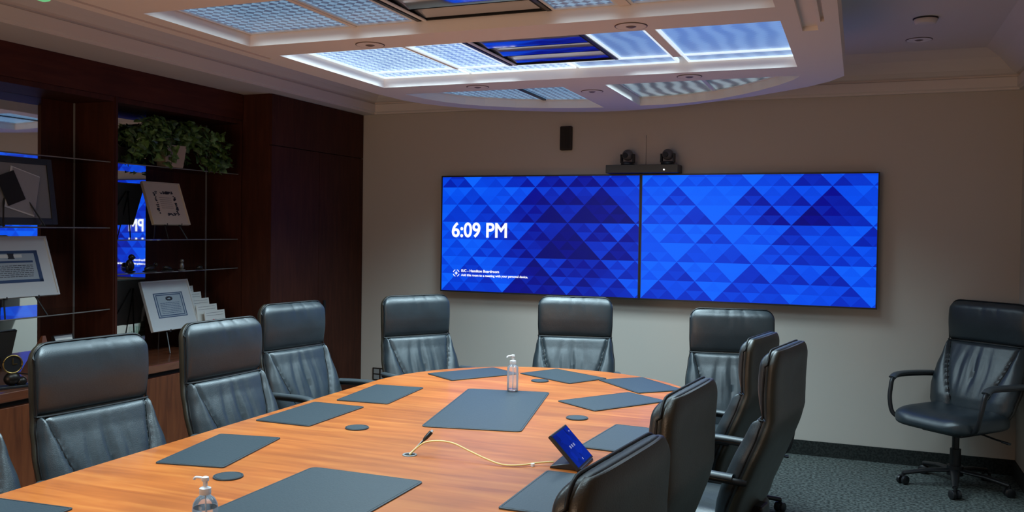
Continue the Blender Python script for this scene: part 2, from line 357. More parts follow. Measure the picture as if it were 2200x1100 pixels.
# hangers that carry the canopy from the ceiling
boxes('hanger_plenum', [(-2.6, -.5, -7.2, -1.7, CZ1, ZC)], M_ceil, can)
boxes('slot_cover', [(-2.93, -2.87, -6.2, -2.85, CZ0 + .05, CZ0 + .06)], M_blackm, can)
boxes('slot_cover', [(-.26, -.14, -6.21, -2.69, CZ0 + .02, CZ0 + .03)], M_cloud, can)
def lens_row(y0, y1, mats, strip, where, mirror_unit):
    zz = LENS_Z
    def panel(x0, x1, a, b, mat, lab, fr=.014):
        t = empty('light_panel', ((x0 + x1) / 2, (a + b) / 2, zz), 0, lab, 'light panel', 'prismatic light panels in the ceiling canopy')
        w, h = (x1 - x0) / 2, (b - a) / 2
        boxes('lens', [(-w + .002, w - .002, -h + .002, h - .002, .004, .012)], mat, t)
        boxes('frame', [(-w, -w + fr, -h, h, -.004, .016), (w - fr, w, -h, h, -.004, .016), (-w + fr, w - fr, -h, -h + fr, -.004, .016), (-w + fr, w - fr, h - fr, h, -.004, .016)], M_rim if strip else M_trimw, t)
    ye = y1 - .19 if strip else y1
    panel(-2.795, -2.215, y0, ye, mats[0], 'leftmost square lens panel of the ' + where)
    panel(-2.195, -1.885, y0, ye, mats[0], 'narrow lens panel left of the dark louvre in the ' + where)
    panel(-1.235, -.945, y0, ye, mats[1], 'narrow lens panel right of the dark louvre in the ' + where)
    panel(-.895, -.327, y0, ye, mats[1], 'rightmost square lens panel of the ' + where)
    if strip:
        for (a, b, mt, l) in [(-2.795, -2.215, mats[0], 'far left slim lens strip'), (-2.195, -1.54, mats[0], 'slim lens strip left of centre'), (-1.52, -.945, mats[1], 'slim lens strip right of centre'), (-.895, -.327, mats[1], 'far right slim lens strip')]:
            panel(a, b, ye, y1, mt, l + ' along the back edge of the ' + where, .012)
    # mirror louvre unit
    t = empty('louvre_light', (-1.56, (y0 + ye) / 2, zz), 0, 'dark mirror louvre light in the middle of the ' + where, 'louvre light', 'mirror louvre lights in the ceiling canopy')
    h = (ye - y0) / 2 - .004; w = .30
    boxes('housing', [(-w, w, -h, h, .06, .07), (-w, -w + .012, -h, h, -.004, .06), (w - .012, w, -h, h, -.004, .06), (-w, w, -h, -h + .012, -.004, .06), (-w, w, h - .012, h, -.004, .06)], M_blackm, t)
    boxes('side_trim', [(-w - .020, -w - .001, -h, h, -.006, .0)], M_black, t); boxes('side_trim', [(w + .001, w + .020, -h, h, -.006, .0)], M_black, t); boxes('inner_trim', [(-w + .012, -w + .03, -h, h, -.007, -.002)], M_trimw, t)
    nb = 4
    for i in range(nb):
        p = (2 * h - .024) / nb; yc = -h + .012 + p * (i + .5); p -= .012
        bm = bmesh.new(); R = []
        for xx in (-w + .013, w - .013):
            R.append([(xx, yc + p * (s - .5), .002 + .0045 * (1 - (2 * s - 1) ** 2)) for s in [k / 10 for k in range(11)]] + [(xx, yc + p * (s - .5), .005 + .0045 * (1 - (2 * s - 1) ** 2)) for s in [k / 10 for k in range(10, -1, -1)]])
        rings(bm, R); link('reflector', bm, M_spec, t, smooth=40)
    # mullions
    boxes('mullion', [(-2.213, -2.197, y0 + .002, ye - .002, zz - .008, zz + .01)], M_cloud, can); boxes('mullion', [(-.943, -.897, y0 + .002, ye - .002, zz - .008, zz + .01)], M_cloud, can)
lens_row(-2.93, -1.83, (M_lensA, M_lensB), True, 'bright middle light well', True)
lens_row(-3.88, -3.17, (M_lensC, M_lensC), False, 'dim light well nearest the camera', True)
lens_row(-5.2, -4.12, (M_lensC, M_lensC), False, 'light well above the camera', True)
def d_lens(pts, xm, mat, lab):
    pts = [tuple(p) for p in pts]
    cx = sum(p[0] for p in pts) / len(pts); cy = sum(p[1] for p in pts) / len(pts)
    t = empty('light_panel', (cx, cy, LENS_Z), 0, lab, 'light panel', 'prismatic light panels in the ceiling canopy')
    bm = bmesh.new(); prism(bm, [(x - cx, y - cy) for x, y in pts], .004, .012); link('lens', bm, mat, t)
    bm = bmesh.new()
    P = [Vector((cx + (x - cx) * .985 - cx, cy + (y - cy) * .985 - cy, 0)) for x, y in pts]
    tube(bm, P, .006, 6, closed=True); link('frame', bm, M_trimw, t)
    ys = [p[1] for p in pts if abs(p[0] - xm) < .25]
    boxes('divider', [(xm - cx - .012, xm - cx + .012, -1.55 - cy if pts[0][1] > -4 else min(p[1] for p in pts) + .1 - cy, (max(ys) - .03 - cy) if pts[0][1] > -4 else max(p[1] for p in pts) - cy, -.006, .01)], M_trimw if mat is M_lensD else M_black, t)
d_lens(DLh, -2.13, M_lensC, 'curved lens panel on the left at the rounded end of the canopy')
d_lens(DRh, -.91, M_lensD, 'curved lens panel on the right at the rounded end of the canopy')
def ring_fixture(x, y, z, r, lab):
    t = empty('ceiling_speaker', (x, y, z), 0, lab, 'ceiling fixture', 'small round ceiling fixtures')
    bm = bmesh.new(); P = [(r * cos(a), r * sin(a), -.001) for a in [2 * pi * i / 28 for i in range(28)]]; tube(bm, P, .003, 6, closed=True); link('ring', bm, M_tan, t, smooth=60)
    bm = bmesh.new(); cyl(bm, (0, 0, -.004), r * .97, .003, 28); link('plate', bm, M_cloud, t)
    bm = bmesh.new(); cyl(bm, (0, 0, -.008), r * .18, .004, 16, r * .34); link('nozzle', bm, M_tan, t)
for x, y, l in [(-2.207, -3.03, 'round fixture on the canopy rib above the left lens panels'), (-.928, -3.03, 'largest looking round fixture on the canopy rib, right of centre'),
                (-2.214, -1.70, 'round fixture on the canopy above the left curved lens'), (-.911, -1.70, 'round fixture on the canopy above the right curved lens'), (-1.587, -1.33, 'round fixture on the canopy spine between the two curved lenses')]:
    ring_fixture(x, y, CZ0, .068, l)
ring_fixture(.322, -.64, ZC, .075, 'round fixture on the high ceiling in the right corner')
t = empty('smoke_detector', (.322, -1.24, ZC), 0, 'shallow round smoke detector on the high ceiling at right', 'smoke detector')
bm = bmesh.new(); lathe(bm, [(.045, -.034), (.055, -.03), (.062, -.014), (.062, -.001)]); link('cap', bm, M_ceil, t, smooth=50)
bm = bmesh.new(); lathe(bm, [(.064, -.008), (.066, -.006), (.066, -.001)]); link('base_ring', bm, M_brown, t)
t = empty('indicator_light', (-3.66, -3.62, 2.68), 0, 'small green indicator light on the cove moulding at top left', 'indicator light')
bm = bmesh.new(); lathe(bm, [(.012, -.018), (.03, -.012), (.036, .0), (.036, .03)]); link('lens', bm, M_green, t, smooth=50)
bm = bmesh.new(); lathe(bm, [(.04, .0), (.042, .005), (.042, .03)]); link('collar', bm, M_white, t)

# ---------------------------------------------------------------- wall screens
def tri_screen(parent, w, h, seed, dark):
    """face mesh of the wallpaper: a lattice of triangles with their own printed colours"""
    rnd = random.Random(seed); cache = {}
    def R(*k):
        if k not in cache: cache[k] = rnd.random()
        return cache[k]
    rh = h / 13.2; bw = rh * 1.92
    bm = bmesh.new(); lay = bm.loops.layers.float_color.new('print')
    def colour(cx, cz):
        b = dark(cx / w, cz / h)
        for s, wt in ((1, .075), (2, .13), (4, .15)):
            H_, B_ = rh * s, bw * s
            r = math.floor(cz / H_); fz = cz / H_ - r; sh = (r % 2) * .5
            u = cx / B_ + sh; c = math.floor(u); fx = u - c
            up = abs(fx - .5) < (1 - fz) * .5
            if not up: c = c + (1 if fx > .5 else 0) + .5
            k = R(s, r, c, up)
            b += wt * ((-.75 if up else .55) + (k - .5) * 1.5)
        b = max(0., min(1., b))
        st = [(0, (.000, .000, .15)), (.25, (.000, .002, .27)), (.5, (.000, .026, .55)), (.75, (.000, .070, .84)), (1, (.002, .125, 1.0))]
        for (a, ca), (d, cd) in zip(st, st[1:]):
            if b <= d:
                f = (b - a) / (d - a); return tuple(x + (y - x) * f for x, y in zip(ca, cd))
        return st[-1][1]
    nr = 14; nc = int(w / bw) + 3
    for r in range(nr):
        z0, z1 = r * rh, (r + 1) * rh; sh = -(r % 2) * .5 * bw
        for c in range(-1, nc):
            x = c * bw + sh
            for T in (((x, z0), (x + bw, z0), (x + bw / 2, z1)), ((x + bw / 2, z1), (x + bw, z0), (x + 1.5 * bw, z1))):
                cc = colour(sum(p[0] for p in T) / 3, sum(p[1] for p in T) / 3)
                f = bm.faces.new([bm.verts.new((p[0], 0, p[1])) for p in T])
                for l in f.loops: l[lay] = (*cc, 1)
    for co, no in (((0, 0, 0), (-1, 0, 0)), ((w, 0, 0), (1, 0, 0)), ((0, 0, h), (0, 0, 1))):
        bmesh.ops.bisect_plane(bm, geom=bm.verts[:] + bm.edges[:] + bm.faces[:], plane_co=co, plane_no=no, clear_outer=True)
    me = bpy.data.meshes.new('display_panel'); bm.to_mesh(me); bm.free()
    m, nt, p = nodes('display_pixels'); at = N(nt, 'ShaderNodeVertexColor', layer_name='print')
    p.inputs['Base Color'].default_value = (.004, .004, .006, 1); p.inputs['Roughness'].default_value = .55; p.inputs['Specular IOR Level'].default_value = .2
    nt.links.new(at.outputs['Color'], p.inputs['Emission Color']); p.inputs['Emission Strength'].default_value = 1.0
    me.materials.append(m)
    o = bpy.data.objects.new('display_panel', me); COL.objects.link(o); o.parent = parent
    return o
SY = -.09; k = (6.8284 - .09) / 6.8284
X0 = -3.2666 * k; SW = 1.6976 * k; ZT = 1.6 + (2.0404 - 1.6) * k; SH = SW * .570
def darkL(x, z): return .80 - .62 * math.exp(-(((x - .68) / .30) ** 2 + ((z - .56) / .52) ** 2) * .8) + .05 * (z > .85) - .18 * math.exp(-((x - .6) / .35) ** 2 - ((z - .2) / .25) ** 2)
def darkR(x, z): return .86 - .45 * math.exp(-(((x - .72) / .17) ** 2 + ((z - .75) / .30) ** 2)) - .17 * math.exp(-((x - .55) / .4) ** 2 - ((z - .18) / .12) ** 2) - .08 * (x > .8)
for i, (lab, dk) in enumerate([('left wall display showing blue triangles and the time 6:09 PM', darkL), ('right wall display showing brighter plain blue triangles', darkR)]):
    t = empty('wall_display', (X0 + i * SW, SY, ZT - SH), 0, lab, 'display', 'pair of wall displays')
    boxes('casing', [(.002, SW - .002, .004, .052, 0.0, SH)], M_black, t, bevel=.004)
    b = .011
    boxes('bezel', [(.001, b, -.003, .006, 0, SH), (SW - b, SW - .001, -.003, .006, 0, SH), (b, SW - b, -.003, .006, 0, b), (b, SW - b, -.003, .006, SH - b, SH)], M_black, t)
    boxes('wall_bracket', [(.4, SW - .4, .052, .088, .25, .7)], M_blackm, t)
    s = tri_screen(t, SW - 2 * b, SH - 2 * b, 11 + i * 5, dk); s.location = (b, 0, b)
    if i == 0:
        F = Matrix.Rotation(pi / 2, 4, 'X')
        text_mesh('clock_text', '6:09 PM', .165, M_blueg, t, Matrix.Translation((.098, -.004, .455)) @ F @ Matrix.Scale(.92, 4, (1, 0, 0)), .0)
        text_mesh('room_text', 'R/C - Hamilton Boardroom', .030, M_blueg, t, Matrix.Translation((.190, -.004, .166)) @ F, .0)
        text_mesh('hint_text', 'Add this room to a meeting with your personal device.', .0262, M_blueg, t, Matrix.Translation((.190, -.004, .132)) @ F, .0)
        bm = bmesh.new()
        for a0 in (20, 110, 200, 290):
            P = [(.145 + .027 * cos(radians(a)), -.004, .155 + .027 * sin(radians(a))) for a in range(a0, a0 + 60, 6)]; tube(bm, P, .003, 5)
        tube(bm, [(.145, -.004, .142), (.145, -.004, .168)], .004, 5); tube(bm, [(.134, -.004, .155), (.156, -.004, .155)], .004, 5)
        link('network_icon', bm, M_blueg, t)
# camera shelf on top of the screens
t = empty('camera_shelf', (-1.53, -.10, ZT + .004), 0, 'slim black equipment bar on top of the two displays', 'equipment bar')
boxes('body', [(-.275, .275, -.07, .10, 0, .062)], M_black, t, bevel=.003)
bm = bmesh.new(); cyl(bm, (.172, -.078, .022), .005, .010, 12, axis='Y'); link('status_light', bm, M_led, t)
for x, l in [(-1.652, 'left round pan-tilt camera on the black bar'), (-1.345, 'right round pan-tilt camera on the black bar')]:
    t = empty('video_camera', (x, -.10, ZT + .066), radians(-12), l, 'camera', 'pan-tilt cameras above the displays')
    bm = bmesh.new(); lathe(bm, [(.048, 0), (.052, .006), (.050, .022), (.046, .026)]); link('base', bm, M_black, t, smooth=40)
    bm = bmesh.new()
    for s in (-1, 1): box(bm, s * .050 - .006, s * .050 + .006, -.018, .018, .018, .085)
    link('yoke', bm, M_black, t, bevel=.003)
    bm = bmesh.new(); bmesh.ops.create_uvsphere(bm, u_segments=24, v_segments=16, radius=.043, matrix=Matrix.Translation((0, 0, .078))); link('head', bm, plain('camera_grey', (.10, .10, .11), .3), t, smooth=60)
    bm = bmesh.new(); cyl(bm, (0, -.050, .075), .020, .02, 20, axis='Y'); link('lens', bm, M_black, t, smooth=40)
o = boxes('cable_raceway', [(-1.560, -1.532, -.014, -.001, ZT + .03, 2.335)], M_wall); tag(o, 'thin vertical cable cover on the wall between the two cameras', 'cable cover')
bm = bmesh.new(); box(bm, -2.219, -2.123, -.04, -.001, 2.232, 2.422); t = link('wall_speaker', bm, M_brown, bevel=.008); tag(t, 'small dark brown box on the wall above the left display', 'wall box')
bm = bmesh.new()
for i in range(9): box(bm, -2.212 + i * .0095, -2.2085 + i * .0095, -.043, -.039, 2.245, 2.41)
link('grille', bm, M_blackm, t)
t = empty('wall_outlet', (-3.83, 0, .33), 0, 'dark double wall outlet low beside the leftmost back chair', 'outlet')
boxes('plate', [(-.075, .075, -.008, -.0005, -.055, .055)], M_brown, t, bevel=.002)
boxes('socket', [(-.060, -.008, -.011, -.007, .006, .044)], M_grey, t); boxes('socket', [(-.060, -.008, -.011, -.007, -.044, -.006)], M_grey, t); boxes('socket', [(.008, .060, -.011, -.007, -.044, .044)], M_grey, t)

# ---------------------------------------------------------------- left wall joinery
def handle(parent, x, y, z):
    boxes('handle', [(x, x + .012, y - .014, y + .014, z - .06, z + .06)], M_blackm, parent, bevel=.002)
t = empty('tall_cabinet', (-4.31, -.66, 0), 0, 'tall dark mahogany cabinet with double doors beside the back wall', 'cabinet')
boxes('body', [(-.30, .268, -.655, .655, .09, 2.572)], M_mahog, t)
boxes('plinth', [(-.30, .25, -.655, .655, 0, .09)], M_blackm, t)
boxes('door', [(.268, .289, -.654, .653, 2.198, 2.570)], M_mahog, t)
for a, b, hy in ((-.654, -.026, -.075), (-.022, .653, .055)):
    d = boxes('door', [(.268, .289, a, b, .093, 2.192)], M_mahog, t); handle(d, .289, hy, .945)
def base_cabinet(y0, y1, lab):
    t = empty('base_cabinet', (-4.31, (y0 + y1) / 2, 0), 0, lab, 'cabinet', 'reddish base cabinets under the wooden counter')
    w = (y1 - y0) / 2 - .001
    boxes('body', [(-.30, .27, -w, w, .09, .655)], M_credz, t); boxes('plinth', [(-.30, .24, -w, w, 0, .09)], M_blackm, t)
    for a, b in ((-w + .002, -.002), (.002, w - .002)):
        boxes('door', [(.27, .289, a, b, .095, .652)], M_credz, t, bevel=.002)
for y0, y1, l in [(-2.56, -1.322, 'reddish base cabinet under the counter, next to the tall cabinet'), (-3.80, -2.56, 'reddish base cabinet seen behind the nearest left chair, up to the photo edge'), (-5.04, -3.80, 'reddish base cabinet just beyond the left edge of the photo')]: base_cabinet(y0, y1, l)
t = boxes('reveal_strip', [(-4.60, -4.035, -5.04, -1.322, .656, .684)], M_blackm); tag(t, 'recessed black strip under the wooden counter', 'trim strip')
t = boxes('counter_top', [(-4.61, -4.0, -5.04, -1.322, .685, .735)], M_credt, bevel=.004); tag(t, 'long reddish wooden counter below the shelf bays', 'counter')
t = boxes('fascia_board', [(-4.61, -4.273, -5.04, -1.322, 2.385, 2.572)], M_mahogh); tag(t, 'long mahogany fascia board above the shelf bays', 'fascia')
def bay(y0, y1, name_l, mirror, shelves):
    t = empty('bookcase', (-4.45, (y0 + y1) / 2, .735), 0, name_l, 'bookcase', 'built-in display shelf bays')
    c = (y0 + y1) / 2; w = (y1 - y0) / 2
    boxes('back_panel', [(-.162, -.150, -w + .001, w - .001, .001, 1.649)], M_mahog, t)
    boxes('side_panel', [(-.150, .177, -w + .001, -w + .019, .001, 1.649)], M_mahog, t)
    boxes('side_panel', [(-.150, .171, w - .010, w - .001, .001, 1.649)], M_mahog, t)
    boxes('top_panel', [(-.150, .17, -w + .019, w - .010, 1.618, 1.649)], M_mahog, t)
    m0, m1 = mirror
    boxes('mirror', [(-.1495, -.1455, m0 - c, m1 - c, .001, 1.617)], M_mirror, t)
    boxes('corner_strip', [(-.1495, -.142, w - .019, w - .0105, .002, 1.617)], M_grey, t)
    for z, bow in shelves:
        P = [(-.145, -w + .02)] + [(.145 + bow * (1 - (2 * s - 1) ** 2), -w + .02 + s * (2 * w - .031)) for s in [k / 16 for k in range(17)]] + [(-.145, w - .011)]
        bm = bmesh.new(); prism(bm, P, z - .735 - .008, z - .735); gs = link('glass_shelf', bm, M_glass, t)
        bm = bmesh.new(); tube(bm, [(x + .001, y, z - .735 - .004) for x, y in P[1:-1]], .0035, 6); link('shelf_edge', bm, M_edge, gs)
bay(-2.551, -1.322, 'shelf bay with the ivy and two framed certificates', (-2.53, -1.955), [(1.985, 0), (1.502, 0), (1.288, .03)])
bay(-3.78, -2.551, 'shelf bay at the left edge with the black frame and blue certificate', (-3.40, -2.812), [(1.985, 0), (1.578, 0), (1.075, .03)])

# ---------------------------------------------------------------- framed things on easels
def framed(name, y0, y1, zb, h, xb, lean, fw_, fmat, matmat, draw, lab, cat, inner=.06, easel_lab=None, zshelf=None, th=.018, print_mat=None):
    """a frame facing +X, leaning back by `lean` (metres) over its height"""
    w = y1 - y0; a = math.atan2(lean, h); L = math.hypot(lean, h)
    t = empty(name, (xb, (y0 + y1) / 2, zb), 0, lab, cat)
    def put(nm, L_, mat, bev=0., parent=t):
        bm = bmesh.new()
        for q in L_: box(bm, *q)
        bmesh.ops.rotate(bm, verts=bm.verts, cent=(0, 0, 0), matrix=Matrix.Rotation(-a, 3, 'Y'))
        return link(nm, bm, mat, parent, bevel=bev)
    hw = w / 2
    put('frame', [(-th, .004, -hw, -hw + fw_, 0, L), (-th, .004, hw - fw_, hw, 0, L), (-th, .004, -hw + fw_, hw - fw_, 0, fw_), (-th, .004, -hw + fw_, hw - fw_, L - fw_, L)], fmat, .0015)
    put('backing', [(-th - .004, -th + .004, -hw + .004, hw - .004, .004, L - .004)], M_grey)
    put('mat_board', [(-th + .005, -.003, -hw + fw_, hw - fw_, fw_, L - fw_)], matmat)
    if print_mat: put('print', [(-.003, -.0022, -hw + inner, hw - inner, inner, L - inner)], print_mat)
    groups = {}
    for (u0, u1, v0, v1, mt) in draw:
        groups.setdefault(mt.name, [mt, []])[1].append((-.0022, -.0014, -hw + inner + u0 * (w - 2 * inner), -hw + inner + u1 * (w - 2 * inner), inner + v0 * (L - 2 * inner), inner + v1 * (L - 2 * inner)))
    for kx, (mt, LL) in groups.items(): put('printing', LL, mt)
    if easel_lab:
        e = empty('display_easel', (xb, (y0 + y1) / 2, zshelf), 0, easel_lab, 'easel', 'small black display easels')
        H = zb - zshelf
        for s in (-1, 1):
            bm = bmesh.new(); top = Vector((-th - .022 - lean * .9, s * .012, H + h * .80)); bot = Vector((.045, s * w * .26, .0))
            tube(bm, [bot, top], .0045, 6); link('leg', bm, M_black, e)
            bm = bmesh.new(); q = bot.lerp(top, max(.02, (H - .006) / (H + h * .8)))
            tube(bm, [q, (q.x + .01, q.y, H - .006), (.018, q.y, H - .007), (.018, q.y, H + .008)], .004, 6); link('hook', bm, M_black, e)
        bm = bmesh.new(); tube(bm, [(-.13 - lean * .3, 0, 0), (-th - .022 - lean * .9, 0, H + h * .80)], .0045, 6); link('rear_leg', bm, M_black, e)
    return t
def text_lines(u0, u1, v0, v1, n, mat, rnd):
    out = []
    for i in range(n):
        v = v1 - (v1 - v0) * (i + .5) / n; u = u0
        while u < u1 - .02:
            l = rnd.uniform(.03, .09); out.append((u, min(u + l, u1), v - .008, v + .008, mat)); u += l + .015
    return out
rg = random.Random(3)
# bay 2, middle shelf: cream board with a dark leafy border
orn = []
for i in range(120):
    s = rg.random() * 4; q = s % 1; j = rg.uniform(-.045, .045)
    u, v = [(q, 1 + j), (1 + j, q), (q, 0 + j), (0 + j, q)][int(s)]
    if int(s) == 2 and .05 < q < .4: continue
    u = .13 + u * .74; v = .10 + v * .80; a = rg.uniform(.012, .035)
    orn.append((u - a, u + a, v - a * .6, v + a * .9, M_ink))
framed('framed_certificate', -2.162, -1.812, 1.600, .287, -4.33, .105, .008, M_cream, M_cream, orn + text_lines(.28, .74, .3, .75, 6, plain('faded_ink', (.30, .25, .2), .8), rg), 'cream certificate with a dark leafy border on the middle shelf', 'certificate', .055, 'black easel holding the cream certificate', 1.503)
bor = [(0, 1, 0, .03, M_inkb), (0, 1, .97, 1, M_inkb), (0, .025, 0, 1, M_inkb), (.975, 1, 0, 1, M_inkb), (.07, .93, .07, .10, M_inkb), (.07, .93, .90, .93, M_inkb), (.07, .09, .07, .93, M_inkb), (.91, .93, .07, .93, M_inkb)]
seal = [(.5 + .09 * cos(a) - .03, .5 + .09 * cos(a) + .03, .76 + .06 * sin(a) - .03, .76 + .06 * sin(a) + .03, M_ink) for a in [k * .7 for k in range(9)]]
framed('framed_certificate', -2.168, -1.716, .886, .330, -4.325, .115, .012, M_matw, M_matw, bor + seal + text_lines(.16, .84, .14, .62, 7, M_inkb, rg), 'pale matted certificate with blue borders on the counter', 'certificate', .088, 'black easel holding the pale certificate on the counter', .736, print_mat=M_paperb)
eag = [(.12, .88, .62, .68, M_inkb), (.30, .45, .78, .88, M_paper), (.55, .70, .78, .88, M_paper), (.44, .56, .74, .92, M_ink)]
bor3 = [(0, 1, 0, .09, M_inkb), (0, 1, .91, 1, M_inkb), (0, .07, 0, 1, M_inkb), (.93, 1, 0, 1, M_inkb)]
framed('framed_certificate', -3.44, -2.915, 1.184, .338, -4.325, .115, .012, M_matw, M_matw, bor3 + eag + text_lines(.14, .86, .16, .56, 7, M_ink, rg), 'large blue-grey certificate on the lower left shelf, cut by the photo edge', 'certificate', .085, 'black easel holding the large certificate at the left edge', 1.076, print_mat=M_paperb)
t = framed('picture_frame', -3.47, -2.955, 1.590, .375, -4.30, .055, .036, M_black, plain('grey_mat', (.20, .21, .22), .8), [], 'black framed picture of tilted papers on the upper left shelf', 'picture frame', .08, 'black easel holding the black framed picture', 1.579, th=.03)
bm = bmesh.new()
def tilted(bm, cy, cz, w, h, ang, x, mi):
    vs = box(bm, x, x + .002, -w / 2, w / 2, -h / 2, h / 2, mi)
    bmesh.ops.rotate(bm, verts=vs, cent=(x, 0, 0), matrix=Matrix.Rotation(ang, 3, 'X')); bmesh.ops.translate(bm, verts=vs, vec=(0, cy, cz))
tilted(bm, .045, .185, .19, .24, -.28, -.001, 0); tilted(bm, .05, .185, .175, .225, -.28, .0012, 1); tilted(bm, -.03, .20, .12, .17, .35, .004, 2)
bmesh.ops.rotate(bm, verts=bm.verts, cent=(0, 0, 0), matrix=Matrix.Rotation(-math.atan2(.055, .375), 3, 'Y'))
link('tilted_papers', bm, [M_matw, M_grey, M_blackm], t)
# small text frame and wooden wedge under the lowest left shelf
framed('desk_sign', -2.93, -2.79, .742, .20, -4.30, .06, .004, M_black, M_grey, [(.0, 1, .85, .95, M_paper)] + text_lines(.05, .95, .1, .75, 5, M_paper, rg), 'small dark grey printed card standing on the counter', 'sign', .01)
t = empty('wooden_wedge', (-4.38, -3.02, .735), 0, 'brown wooden wedge beside the small grey card', 'wedge')
bm = bmesh.new(); rings(bm, [[(-.08, -.05, .001), (.07, -.05, .001), (.07, .06, .001), (-.08, .06, .001)], [(-.01, .035, .21), (.0, .035, .21), (.0, .055, .21), (-.01, .055, .21)]]); link('body', bm, M_credz, t)
bm = bmesh.new(); box(bm, -.09, .08, -.06, .07, 0, .004); link('foot', bm, M_blackm, t)
# brochures fanned in a tiered holder
t = empty('brochure_holder', (-4.40, -1.62, .735), 0, 'clear tiered holder for the white brochures on the counter', 'holder')
bm = bmesh.new()
for i in range(5):
    x = .12 - i * .045; z = .02 + i * .038
    box(bm, x - .005, x - .003, -.16, .09, z - .02, z + .10); box(bm, x + .018, x + .020, -.16, .09, z - .02, z + .03)
box(bm, -.09, .16, -.165, .095, 0, .003)
link('tray', bm, M_glass, t)
for i in range(5):
    x = .125 - i * .045; zb = .735 + .040 + i * .043; y = -1.60 - (4 - i) * -.004 - i * .028
    b = empty('brochure', (-4.40 + x, y, zb), 0, ['front brochure with a red and blue arc, lowest of the stepped stack', 'second brochure from the front of the stepped stack', 'middle brochure of the stepped stack', 'fourth brochure, second from the back of the stepped stack', 'rearmost and topmost brochure of the stepped stack'][i], 'brochure', 'white brochures in the tiered holder')
    bm = bmesh.new(); box(bm, -.003, .003, -.108, .108, 0, .215); bmesh.ops.rotate(bm, verts=bm.verts, cent=(0, 0, 0), matrix=Matrix.Rotation(-.16, 3, 'Y')); link('booklet', bm, M_paper, b)
    bm = bmesh.new(); rg2 = random.Random(i)
    for (u0, u1, v0, v1, mt) in text_lines(.05, .95, .80, .97, 2, M_ink, rg2): box(bm, .0032, .0038, -.1 + u0 * .2, -.1 + u1 * .2, v0 * .215, v1 * .215)
    bmesh.ops.rotate(bm, verts=bm.verts, cent=(0, 0, 0), matrix=Matrix.Rotation(-.16, 3, 'Y')); link('printing', bm, M_grey, b)
    if i == 0:
        for a0, mt in ((95, M_inkr), (0, M_inkb)):
            bm = bmesh.new(); tube(bm, [(.004, -.01 - .042 * cos(radians(180 - a)), .095 + .05 * sin(radians(a))) for a in range(a0, a0 + 90, 9)], .0035, 5, ry=.010)
            bmesh.ops.rotate(bm, verts=bm.verts, cent=(0, 0, 0), matrix=Matrix.Rotation(-.16, 3, 'Y')); link('emblem', bm, mt, b)
# figurines on the bow-front shelf
def blob(bm, c, r, s=(1, 1, 1), rot=0):
    bmesh.ops.create_uvsphere(bm, u_segments=14, v_segments=10, radius=r, matrix=Matrix.Translation(c) @ Matrix.Rotation(rot, 4, 'X') @ Matrix.Diagonal((*s, 1)))
def figurine(y, x, lab, parts, mat=M_bronze):
    t = empty('figurine', (x, y, 1.2885), 0, lab, 'figurine', 'small figurines on the bow-front glass shelf')
    for nm, bl in parts:
        bm = bmesh.new()
        for q in bl: blob(bm, *q)
        link(nm, bm, mat, t, smooth=60)
figurine(-2.40, -4.30, 'dark perched bird figurine at the left end of the glass shelf', [('base', [((0, 0, .008), .035, (1, 1, .25))]), ('body', [((0, 0, .05), .03, (.8, .9, 1.3), .3), ((0, -.022, .03), .014, (.6, .8, 1.6))]), ('head', [((0, .012, .10), .020), ((0, .034, .098), .008, (.8, 1.6, .8))])])
figurine(-2.24, -4.29, 'low crouching dark figurine beside the perched bird', [('base', [((0, 0, .006), .045, (.7, 1.3, .2))]), ('body', [((0, 0, .026), .026, (.7, 1.8, .75), .15)]), ('head', [((0, .055, .048), .013)])])
figurine(-2.10, -4.27, 'flat dark figurine in the middle of the glass shelf', [('base', [((0, 0, .006), .04, (.7, 1.3, .2))]), ('body', [((0, 0, .022), .024, (.8, 1.7, .7), -.2)])])
figurine(-1.975, -4.26, 'small standing grey figurine right of the dark ones', [('base', [((0, 0, .006), .024, (1, 1, .3))]), ('body', [((0, 0, .032), .017, (.8, 1, 1.5))]), ('head', [((0, 0, .066), .013)])], plain('pewter', (.16, .15, .14), .4, .6))
figurine(-1.80, -4.26, 'tiny dark lump figurine at the right end of the glass shelf', [('base', [((0, 0, .004), .03, (1, 1, .2))]), ('body', [((0, 0, .016), .022, (.9, 1.3, .8))])])
# desk clock at left edge
t = empty('desk_clock', (-4.10, -3.42, .735), radians(68), 'round dark desk clock with brass ring on the counter at the left edge', 'clock')
boxes('base', [(-.09, .09, -.035, .035, 0, .014)], M_black, t, bevel=.003)
bm = bmesh.new(); cyl(bm, (0, -.01, .125), .048, .03, 32, axis='Y'); link('case', bm, M_black, t, smooth=40)
bm = bmesh.new(); tube(bm, [(.046 * cos(a), -.012, .125 + .046 * sin(a)) for a in [2 * pi * i / 32 for i in range(32)]], .004, 8, closed=True); link('brass_ring', bm, M_gold, t, smooth=60)
bm = bmesh.new(); blob(bm, (.0, 0, .048), .042, (1, .7, .85)); blob(bm, (.045, 0, .03), .028, (1, .8, .9)); link('ornament', bm, M_bronze, t, smooth=60)
bm = bmesh.new(); box(bm, -.002, .002, -.015, -.012, .125, .158); box(bm, -.002, .022, -.015, -.012, .123, .127); link('clock_hand', bm, M_gold, t)

